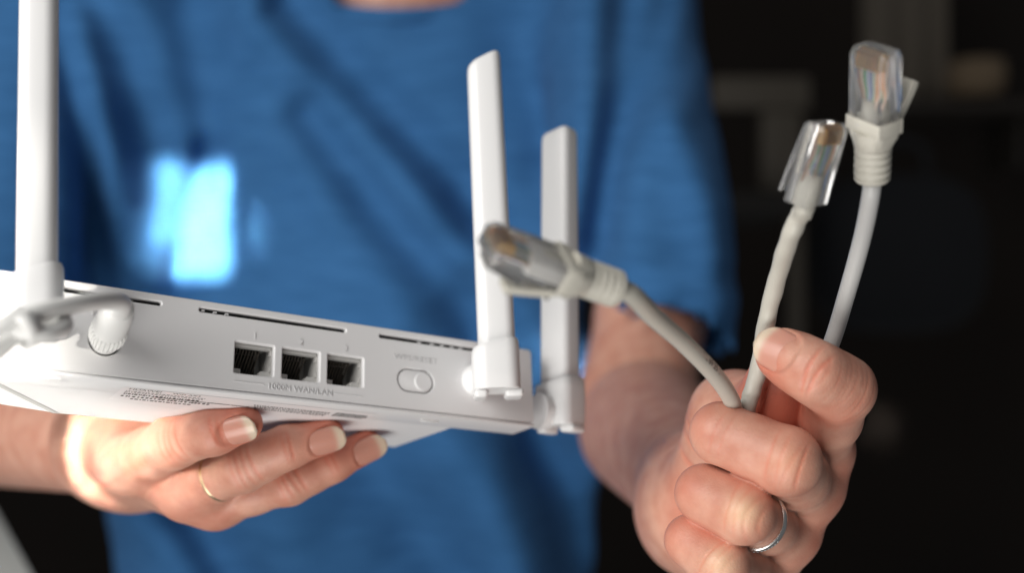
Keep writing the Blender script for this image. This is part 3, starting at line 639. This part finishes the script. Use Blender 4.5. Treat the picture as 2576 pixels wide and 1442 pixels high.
# sticker under the router
st = rbox("sticker", -141.5, -59.8, 4.7, 12.6, .02, .03, M_LABEL)
me = MB().add(S([(-141.5, 4.7, -.09), (-59.8, 4.7, -.09), (-59.8, 30, .02 - .11), (-141.5, 21, -.09)]), [(0, 1, 2, 3)]).mesh("sticker"); st.data = me; me.materials.append(M_LABEL)
def under_text(s, X, Y, size, align='LEFT'):
    m = text_mesh(s, size * mm, 0, align); remap(m, lambda x, y, z: (X * mm + x, Y * mm - y, -.13 * mm)); return obj("print", m, M_INK, st, world=False)
under_text("HUAWEI", -139.6, 6.9, 2.5); under_text("WiFi AX3", -126.6, 6.9, 2.1)
pr = MB()
def bars(X, Xe, Y0, Y1, wmin, wmax, gap):
    x = X
    while x < Xe:
        ww = random.uniform(wmin, wmax); pr.add(S([(x, Y0, -.13), (x + ww, Y0, -.13), (x + ww, Y1, -.13), (x, Y1, -.13)]), [(0, 1, 2, 3)]); x += ww + random.uniform(*gap)
for y in (8.3, 9.6): bars(-139.8, -116, y, y + .5, .3, 1.0, (.25, .5))
for y in (11.2, 14.2): bars(-139.5, -117 + (y - 11) * 1.2, y, y + 1.5, .25, .9, (.2, .8))
bars(-131, -104, 12.6, 13.3, 6, 9, (.1, .3)); bars(-136, -118, 17.2, 18.3, .3, 1.2, (.3, .6))
for y in (9.5, 11, 12.5, 14): bars(-100 + (y - 9) * .4, -74, y, y + .7, .3, 1.1, (.2, .4))
for y in (8.6, 9.9, 11.2, 12.5): bars(-72, -61, y, y + .8, .5, 1.4, (.15, .3))
obj("print", pr.mesh("print"), M_INK, st, world=False)

# ---- antennas
def antenna(base, top, yawdir, wdt, thk, knob_axis, knob_c, knob_r, knob_len, slant, label=None, shift=0.0, rnd=.42):
    """paddle from base to top (world), broad direction yawdir; a round knob joins it to the casing"""
    base = loc(base); top = loc(top); ax = top - base; Ln = np.linalg.norm(ax); ax /= Ln
    s = np.array([yawdir @ w_, yawdir @ n_, yawdir @ u_]); s = s - ax * (s @ ax); s /= np.linalg.norm(s); t = np.cross(s, ax)
    root = empty("antenna"); root.parent = router; root["label"] = label
    r = thk * rnd; prof = []
    for cx_, cy_, a0 in ((wdt / 2 - r, thk / 2 - r, 0), (-wdt / 2 + r, thk / 2 - r, 90), (-wdt / 2 + r, -thk / 2 + r, 180), (wdt / 2 - r, -thk / 2 + r, 270)):
        for i in range(7):
            a = math.radians(a0 + 15 * i); prof.append((cx_ + r * math.cos(a), cy_ + r * math.sin(a)))
    n = len(prof); v = []; f = []; st_ = [(0.014, 1.0), (.10, 1.0), (.5, .99), (.9, .97), (.975, .965), (.992, .93), (1.0, .84)]
    for tt, sc in st_:
        for x, y in prof:
            h = Ln * tt + (slant * (x / wdt) * (tt > .9) * wdt if tt > .9 else 0); v.append(base + ax * h + s * x * sc + t * y * sc)
    for i in range(len(st_) - 1):
        for j in range(n): j2 = (j + 1) % n; f.append((i * n + j, i * n + j2, (i + 1) * n + j2, (i + 1) * n + j))
    f.append(tuple(range(n))[::-1]); f.append(tuple((len(st_) - 1) * n + j for j in range(n)))
    pm = mesh("paddle", v, f); smooth_by_angle(pm, .7); obj("paddle", pm, M_ANT, root, world=False)
    # hinge sleeve round the foot of the paddle, open below between two cheeks
    v = []; f = []; lv = [(-.0062, 1.20), (-.0058, 1.26), (-.001, 1.28), (.006, 1.28), (.0088, 1.26), (.0098, 1.18), (.0100, 1.02)]
    for hh, sc in lv:
        for x, y in prof:
            dz = .0030 * (x / wdt) * (1 if hh > .005 else 0); v.append(base + ax * (hh + dz) + s * (x * sc - shift) + t * y * (sc + .10))
    for i in range(len(lv) - 1):
        for j in range(n): j2 = (j + 1) % n; f.append((i * n + j, i * n + j2, (i + 1) * n + j2, (i + 1) * n + j))
    f.append(tuple(range(n))[::-1]); f.append(tuple((len(lv) - 1) * n + j for j in range(n)))
    hm = mesh("hinge_sleeve", v, f); smooth_by_angle(hm, .7); obj("hinge_sleeve", hm, M_ANT, root, world=False)
    for sgn, w0 in ((-1, .0022), (1, .0030)):
        cx_ = sgn * wdt * .44 - shift; q = MB()
        q.add([base + s * (cx_ + a) + t * b_ + ax * c_ for a in (-w0, w0) for b_ in (-thk * .42, thk * .42) for c_ in (-.0088, -.0060)], [(0, 1, 3, 2), (4, 6, 7, 5), (0, 4, 5, 1), (2, 3, 7, 6), (0, 2, 6, 4), (1, 5, 7, 3)])
        obj("hinge_cheek", q.mesh("hinge_cheek", bevel=.0011, seg=3), M_ANT, root, world=False)
    k = knob_r
    kv, kf = lathe([(0, k * 1.0), (knob_len * .55, k * 1.0), (knob_len * .80, k * .93), (knob_len, k * .74), (knob_len * 1.25, k * .7)], knob_c, knob_axis, 40)
    km = mesh("knob", kv, kf); smooth_by_angle(km, .6); obj("knob", km, M_ANT, root, world=False)
    return root
br = P(1252, 938, .379)
antenna(br, P(1216, 150, .412), np.array([.93, .10, 0]), .0125, .0092, (0, -1, 0), (-23.6 * mm, 0, 14.2 * mm), .0058, .0055, .45, "rear antenna at the right end, its top slanted", .0006)
bl = P(93, 770, .302)
antenna(bl, P(101, -330, .325), np.array([.95, .28, 0]), .0104, .0085, (0, -1, 0), (-168.5 * mm, 0, 14.2 * mm), .0058, .0055, .4, "overexposed rear antenna at the left end, running out of the picture")
bs = P(1408, 1030, .4165)
antenna(bs, P(1407, 335, .440), np.array([.80, -.62, 0]), .0125, .0100, (1, 0, 0), tuple(loc(P(1352, 1034, .4125))), .0066, .0065, .16, "side antenna just past the right end of the casing", 0.0, .24)

# ================================================================== power lead
pw = empty("power_cable", tuple(RP(PLUGC[0], 0, PLUGC[1]) + ZOFF), "white power cord with barrel plug in the router's round socket", "power cable")
pb = RP(PLUGC[0], 1.0, PLUGC[1]); pt = P(301, 772, .309); pd = pt - pb; pl_ = np.linalg.norm(pd); pd /= pl_
kv, kf = lathe([(-.001, .0041), (0, .0043), (.003, .0044), (.004, .0047), (.011, .0048), (pl_ * .8, .0047), (pl_ * .97, .0040), (pl_, .0025)], pb, pd, 40)
pm = mesh("plug", kv, kf); smooth_by_angle(pm, .7); obj("plug", pm, M_POWER, pw)
for i in range(26):
    a = 2 * math.pi * i / 26; s1 = np.cross(pd, [0, 0, 1.]); s1 /= np.linalg.norm(s1); s2 = np.cross(pd, s1); rr = s1 * math.cos(a) + s2 * math.sin(a)
    obj("grip_rib", mesh("grip_rib", *tube([pb + rr * .0046 + pd * .0032, pb + rr * .0049 + pd * .0050, pb + rr * .0049 + pd * .0085, pb + rr * .0045 + pd * .0100], .00042, 6)), M_POWER, pw)
cp_ = spline([pt - pd * .004, P(300, 762, .303), P(270, 757, .295), P(200, 765, .284), P(100, 785, .274), P(0, 822, .268), P(-120, 880, .266)], 80)
rr_ = np.interp(np.linspace(0, 1, len(cp_)), [0, .1, .2, .55, .8, 1], [.0034, .0032, .0025, .0023, .0021, .0020])
obj("cord", mesh("cord", *tube(cp_, rr_, 18)), M_POWER, pw)
lp_ = spline([P(-120, 960, .27), P(-20, 893, .272), P(45, 838, .275), P(95, 806, .279), P(150, 800, .282), P(160, 822, .279), P(120, 840, .274), P(70, 838, .271), P(30, 820, .27)], 90)
obj("cord_loop", mesh("cord_loop", *tube(lp_, .0021, 14)), M_POWER, pw)
tv, tf = lathe([(-.002, .0040), (-.002, .0050), (.002, .0050), (.002, .0040)], P(60, 826, .2725), P(95, 806, .279) - P(45, 838, .275), 24, closed=True)
obj("cord_clip", mesh("cord_clip", tv, tf), M_POWER, pw)

# ================================================================== network cables
WIRES = [("white_orange", (.76, .60, .50)), ("orange", (.80, .38, .18)), ("white_green", (.50, .62, .50)), ("blue", (.14, .20, .42)), ("white_blue", (.50, .55, .68)), ("green", (.05, .28, .12)), ("white_brown", (.60, .48, .40)), ("brown", (.22, .10, .05))]
WM = [mat("wire_" + n, c, .45) for n, c in WIRES]
def plug(par, nose, rear, up, boot, boot_mat, guard=True, flare=1.0, filler=False):
    """nose/rear: world points at the plug's two ends; up: direction the latch faces"""
    ax = nose - rear; L = np.linalg.norm(ax); ax /= L; up = np.asarray(up, float); up = up - ax * (up @ ax); up /= np.linalg.norm(up); sd = np.cross(ax, up)
    k = L / .0215
    T = lambda x, y, z: rear + (sd * x + ax * y + up * z) * k
    hw, ht = .00585, .0033
    b = MB(); b.add([T(*q) for q in [(-hw, 0, -ht), (hw, 0, -ht), (hw, 0, ht), (-hw, 0, ht), (-hw, .0195, -ht), (hw, .0195, -ht), (hw, .0195, ht), (-hw, .0195, ht), (-hw * .93, .0215, -ht * .7), (hw * .93, .0215, -ht * .7), (hw * .93, .0215, ht * .8), (-hw * .93, .0215, ht * .8)]],
            [(3, 2, 1, 0), (0, 1, 5, 4), (1, 2, 6, 5), (2, 3, 7, 6), (3, 0, 4, 7), (4, 5, 9, 8), (5, 6, 10, 9), (6, 7, 11, 10), (7, 4, 8, 11), (8, 9, 10, 11)])
    pbdy = obj("plug_body", b.mesh("plug_body", bevel=.0004), M_CLEAR, par)
    lt = MB(); lt.add([T(*q) for q in [(-.0031, .0205, ht + .0001), (.0031, .0205, ht + .0001), (.0031, .0205, ht + .0012), (-.0031, .0205, ht + .0012), (-.0031, .012, ht + .0014), (.0031, .012, ht + .0014), (.0031, .012, ht + .0027), (-.0031, .012, ht + .0027),
                      (-.0017, .001, ht + .0036), (.0017, .001, ht + .0036), (.0017, .001, ht + .0048), (-.0017, .001, ht + .0048)]],
            [(0, 1, 2, 3), (0, 4, 5, 1), (1, 5, 6, 2), (2, 6, 7, 3), (3, 7, 4, 0), (4, 8, 9, 5), (5, 9, 10, 6), (6, 10, 11, 7), (7, 11, 8, 4), (9, 8, 11, 10)])
    obj("latch", lt.mesh("latch", bevel=.0003), M_CLEAR, pbdy)
    for i in range(8):
        x = (-3.5 + i) * .00102
        g = MB(); g.add([T(*q) for q in [(x - .00022, .0165, -ht + .0030), (x + .00022, .0165, -ht + .0030), (x + .00022, .0165, -ht + .0004), (x - .00022, .0165, -ht + .0004), (x - .00022, .0205, -ht + .0030), (x + .00022, .0205, -ht + .0030), (x + .00022, .0205, -ht + .0004), (x - .00022, .0205, -ht + .0004)]],
                [(0, 1, 2, 3), (5, 4, 7, 6), (0, 4, 5, 1), (3, 2, 6, 7), (0, 3, 7, 4), (1, 5, 6, 2)])
        obj("contact", g.mesh("contact"), M_GOLD, pbdy)
        ws = spline([T(x * .55, .006, (.0008 if i % 2 else -.0006)), T(x * .8, .010, .0002), T(x, .0135, -.0006), T(x, .0195, -.0006)], 14)
        obj("wire", mesh("wire", *tube(ws, .00040 * k, 8)), WM[i], pbdy)
    ins = MB(); ins.add([T(x, y, z) for x in (-hw * .72, hw * .72) for y in (.0012, .0118) for z in (-ht * .5, ht * .62)], [(0, 1, 3, 2), (4, 6, 7, 5), (0, 4, 5, 1), (2, 3, 7, 6), (0, 2, 6, 4), (1, 5, 7, 3)])
    if filler: obj("wire_guide", ins.mesh("wire_guide", bevel=.0006), M_FILLER, pbdy)  # white block added inside to brighten the clear plug
    js = [T(0, -.004, 0), T(0, 0, 0), T(0, .004, 0), T(0, .008, 0)]
    obj("jacket_end", mesh("jacket_end", *tube(js, np.array([.0024, .0027, .0027, .0022]) * k, 16)), boot_mat, pbdy)
    if boot:
        prof = [(-.0005, .0046), (.0, .0050)]
        prof = [(.0025, .0047), (.0022, .0052), (-.0015, .0052)]
        bo_ = [(-.0148, .0030), (-.0146, .0042), (-.0140, .0046)]
        for r_ in range(5):
            h0 = -.0135 + r_ * .0020; bo_ += [(h0, .0046), (h0 + .0003, .0042), (h0 + .0008, .0042), (h0 + .0011, .0047)]
        bo_ += [(-.0030, .0049), (-.0005, .0050)]
        v, f = lathe([(h * k, r * k) for h, r in bo_], rear, ax, 32); v = [np.asarray(p) for p in v]
        bmsh = mesh("boot", v, f); smooth_by_angle(bmsh, .9); bt_ = obj("boot", bmsh, boot_mat, par)
        # collar that hugs the rear of the plug and the latch guard tab
        cl = MB(); w2, t2 = hw + .0004, ht + .0005
        for (x0, x1, z0, z1) in ((-w2, w2, -t2, -ht - .00008), (-w2, w2, ht + .00008, t2), (-w2, -hw - .00008, -ht, ht), (hw + .00008, w2, -ht, ht)):
            cl.add([T(x, y, z) for x in (x0, x1) for y in (-.0006, .0032) for z in (z0, z1)], [(0, 1, 3, 2), (4, 6, 7, 5), (0, 4, 5, 1), (2, 3, 7, 6), (0, 2, 6, 4), (1, 5, 7, 3)])
        nk_ = 24; cup = []
        for (yy, mixf, rr_) in ((-.0052, 1.0, .0047), (-.0035, .75, .0050), (-.0018, .25, .0052), (-.0006, 0.0, .0052)):
            for j in range(nk_):
                a = 2 * math.pi * (j + .5) / nk_; ca, sa = math.cos(a), math.sin(a); q_ = 1 / max(abs(ca) / w2, abs(sa) / t2)
                rad = (1 - mixf) * q_ + mixf * rr_; cup.append(T(ca * rad, yy, sa * rad))
        cl.add(cup, [(i_ * nk_ + j, i_ * nk_ + (j + 1) % nk_, (i_ + 1) * nk_ + (j + 1) % nk_, (i_ + 1) * nk_ + j) for i_ in range(3) for j in range(nk_)] + [tuple(range(nk_))[::-1], tuple(3 * nk_ + j for j in range(nk_))])
        obj("boot_collar", cl.mesh("boot_collar", bevel=.0003), boot_mat, bt_)
        if guard:
            gp = spline([T(0, -.002, t2), T(0, .0005 , t2 + .0002 + .001 * flare), T(0, .0030, t2 + .0012 + .0022 * flare), T(0, .0065 + .004 * (1 - flare), t2 + .0022 + .0046 * flare), T(0, .0090 + .006 * (1 - flare), t2 + .0026 + .0062 * flare)], 20)
            gv = []; gf = []
            for i, q in enumerate(gp):
                hh = .0034 * k * (1 - .25 * i / (len(gp) - 1)); tg = gp[min(i + 1, len(gp) - 1)] - gp[max(i - 1, 0)]; tg /= np.linalg.norm(tg); nn = np.cross(sd, tg)
                for sx_, sn in ((-1, -1), (1, -1), (1, 1), (-1, 1)): gv.append(q + sd * sx_ * hh + nn * sn * .0011 * k)
            for i in range(len(gp) - 1):
                for j in range(4): j2 = (j + 1) % 4; gf.append((i * 4 + j, i * 4 + j2, (i + 1) * 4 + j2, (i + 1) * 4 + j))
            gf.append((3, 2, 1, 0)); e_ = (len(gp) - 1) * 4; gf.append((e_, e_ + 1, e_ + 2, e_ + 3))
            gm = MB(); gm.add(gv, gf); obj("latch_guard", gm.mesh("latch_guard", bevel=.0004), boot_mat, bt_)
    return ax
GR = "network cables held in the fist"
def cable(label, ctrl, r, jm, mod=None, n=110):
    t = empty("network_cable", tuple(np.asarray(ctrl[0]) + ZOFF), label, "cable", GR)
    pts = spline(ctrl, n); obj("jacket", mesh("jacket", *tube(pts, r, 20, mod=mod)), jm, t); return t, pts
# cable with ribbed boot, plug lying towards the left
n1, r1 = P(1225, 612, .262), P(1425, 683, .272); a1 = (n1 - r1) / np.linalg.norm(n1 - r1)
c1, p1 = cable("grey network cable bending left, its booted clear plug in front of the antennas",
    [P(1852, 1200, .360), P(1852, 1120, .356), P(1852, 1060, .348), P(1838, 1005, .3375), P(1798, 945, .326), P(1720, 864, .311), P(1640, 794, .294), r1 - a1 * .0195, r1 - a1 * .0135, r1 - a1 * .006], .00255, M_JACKET)
plug(c1, n1, r1, np.array([-.2, .50, -.80]), True, M_BOOT, flare=.35, filler=True)
# wavy cable with a bare clear plug
r2, n2 = P(2026, 510, .302), P(2080, 308, .294); a2 = (n2 - r2) / np.linalg.norm(n2 - r2)
wav = lambda u, a: 1 + .03 * math.sin(u * 70) + .045 * math.cos(a - u * 46) * math.sin(u * 55)
c2, p2 = cable("wavy grey network cable in the middle with a bare clear plug, no boot",
    [P(1858, 1180, .362), P(1866, 1090, .354), P(1878, 1030, .3448), P(1890, 988, .3440), P(1908, 922, .3435), P(1931, 792, .337), P(1958, 690, .326), P(1986, 600, .312), P(2010, 545, .306), r2 - a2 * .002, r2 + a2 * .002], .00262, M_JACKET, wav, 150)
plug(c2, n2, r2, np.array([-.68, .68, .1]), False, M_JACKET, False)
# smooth cable with a booted plug, tallest of the three
r3, n3 = P(2197, 322, .302), P(2203, 118, .291); a3 = (n3 - r3) / np.linalg.norm(n3 - r3)
c3, p3 = cable("smooth grey network cable at the right, its booted plug highest of the three",
    [P(1900, 1190, .372), P(1960, 1110, .362), P(2008, 1030, .3575), P(2050, 950, .352), P(2092, 860, .345), P(2132, 730, .334), P(2168, 600, .322), P(2190, 490, .311), r3 - a3 * .0135, r3 - a3 * .004], .00250, M_JACKET_COOL)
plug(c3, n3, r3, np.array([.80, .44, 0]), True, M_BOOT, flare=.8)
# faint print along the first cable's jacket
def wrap_text(s, pts, s0, size, radius, phi, par):
    t, nn, bb = frames(pts); seg = np.linalg.norm(np.diff(pts, axis=0), axis=1); cum = np.concatenate([[0], np.cumsum(seg)])
    m = text_mesh(s, size, 0, 'LEFT')
    def fn(x, y, z):
        L_ = s0 - x; q = np.array([np.interp(L_, cum, pts[:, i]) for i in range(3)]); tt = np.array([np.interp(L_, cum, t[:, i]) for i in range(3)]); tt /= np.linalg.norm(tt)
        e = -q / np.linalg.norm(q); e = e - tt * (e @ tt); e /= np.linalg.norm(e); s_ = np.cross(tt, e)
        a = phi + (y - size * .35) / radius; return q + (e * math.cos(a) + s_ * math.sin(a)) * (radius + .00006)
    remap(m, fn); obj("print", m, M_INK, par)
cum1 = np.concatenate([[0], np.cumsum(np.linalg.norm(np.diff(p1, axis=0), axis=1))])
i1 = int(np.argmin(np.linalg.norm(p1 - P(1735, 885, .318), axis=1)))
wrap_text("IIIL 69 25 II", p1, cum1[i1], .0026, .00255, .75, c1)

# ================================================================== rings
def ring(name, label, c, ax, rad, wd, th, mt):
    t = empty(name, tuple(c + ZOFF), label, "ring")
    pr_ = [(-wd / 2, rad), (-wd / 2 * .9, rad + th * .7), (-wd / 4, rad + th), (wd / 4, rad + th), (wd / 2 * .9, rad + th * .7), (wd / 2, rad), (wd / 4, rad - th * .15), (-wd / 4, rad - th * .15)]
    v, f = lathe(pr_, c, ax, 72, closed=True); m = mesh("band", v, f); obj("band", m, mt, t); return t
rax = Ri['mcp'] - Ri['pip']; rax = rax / np.linalg.norm(rax); rc = mid(Ri['pip'], Ri['mcp'], .25)
rg = ring("ring", "thin silver ring with tiny stones on the fist's finger", rc, rax, .0090, .0029, .0011, M_SILVER)
s1 = np.array([1., 0, 0]) - rax * rax[0]; s1 /= np.linalg.norm(s1); s2 = np.cross(rax, s1)
if s2[2] > 0: s2 = -s2
for i in range(8):
    a = math.radians(48 + i * 6.6); q = rc + (s1 * math.cos(a) + s2 * math.sin(a)) * .0099
    v, f = lathe([(-.0002, .00052), (.0002, .00046), (.0004, .00018)], q, s1 * math.cos(a) + s2 * math.sin(a), 8); obj("stone", mesh("stone", v, f, False), M_STONE, rg)
lax = LR['pip'] - LR['mcp']; lax = lax / np.linalg.norm(lax); lc = mid(LR['mcp'], LR['pip'], .60)
ring("ring", "gold ring on the hand under the router", lc, lax, .0083, .0023, .0006, M_GOLD2)
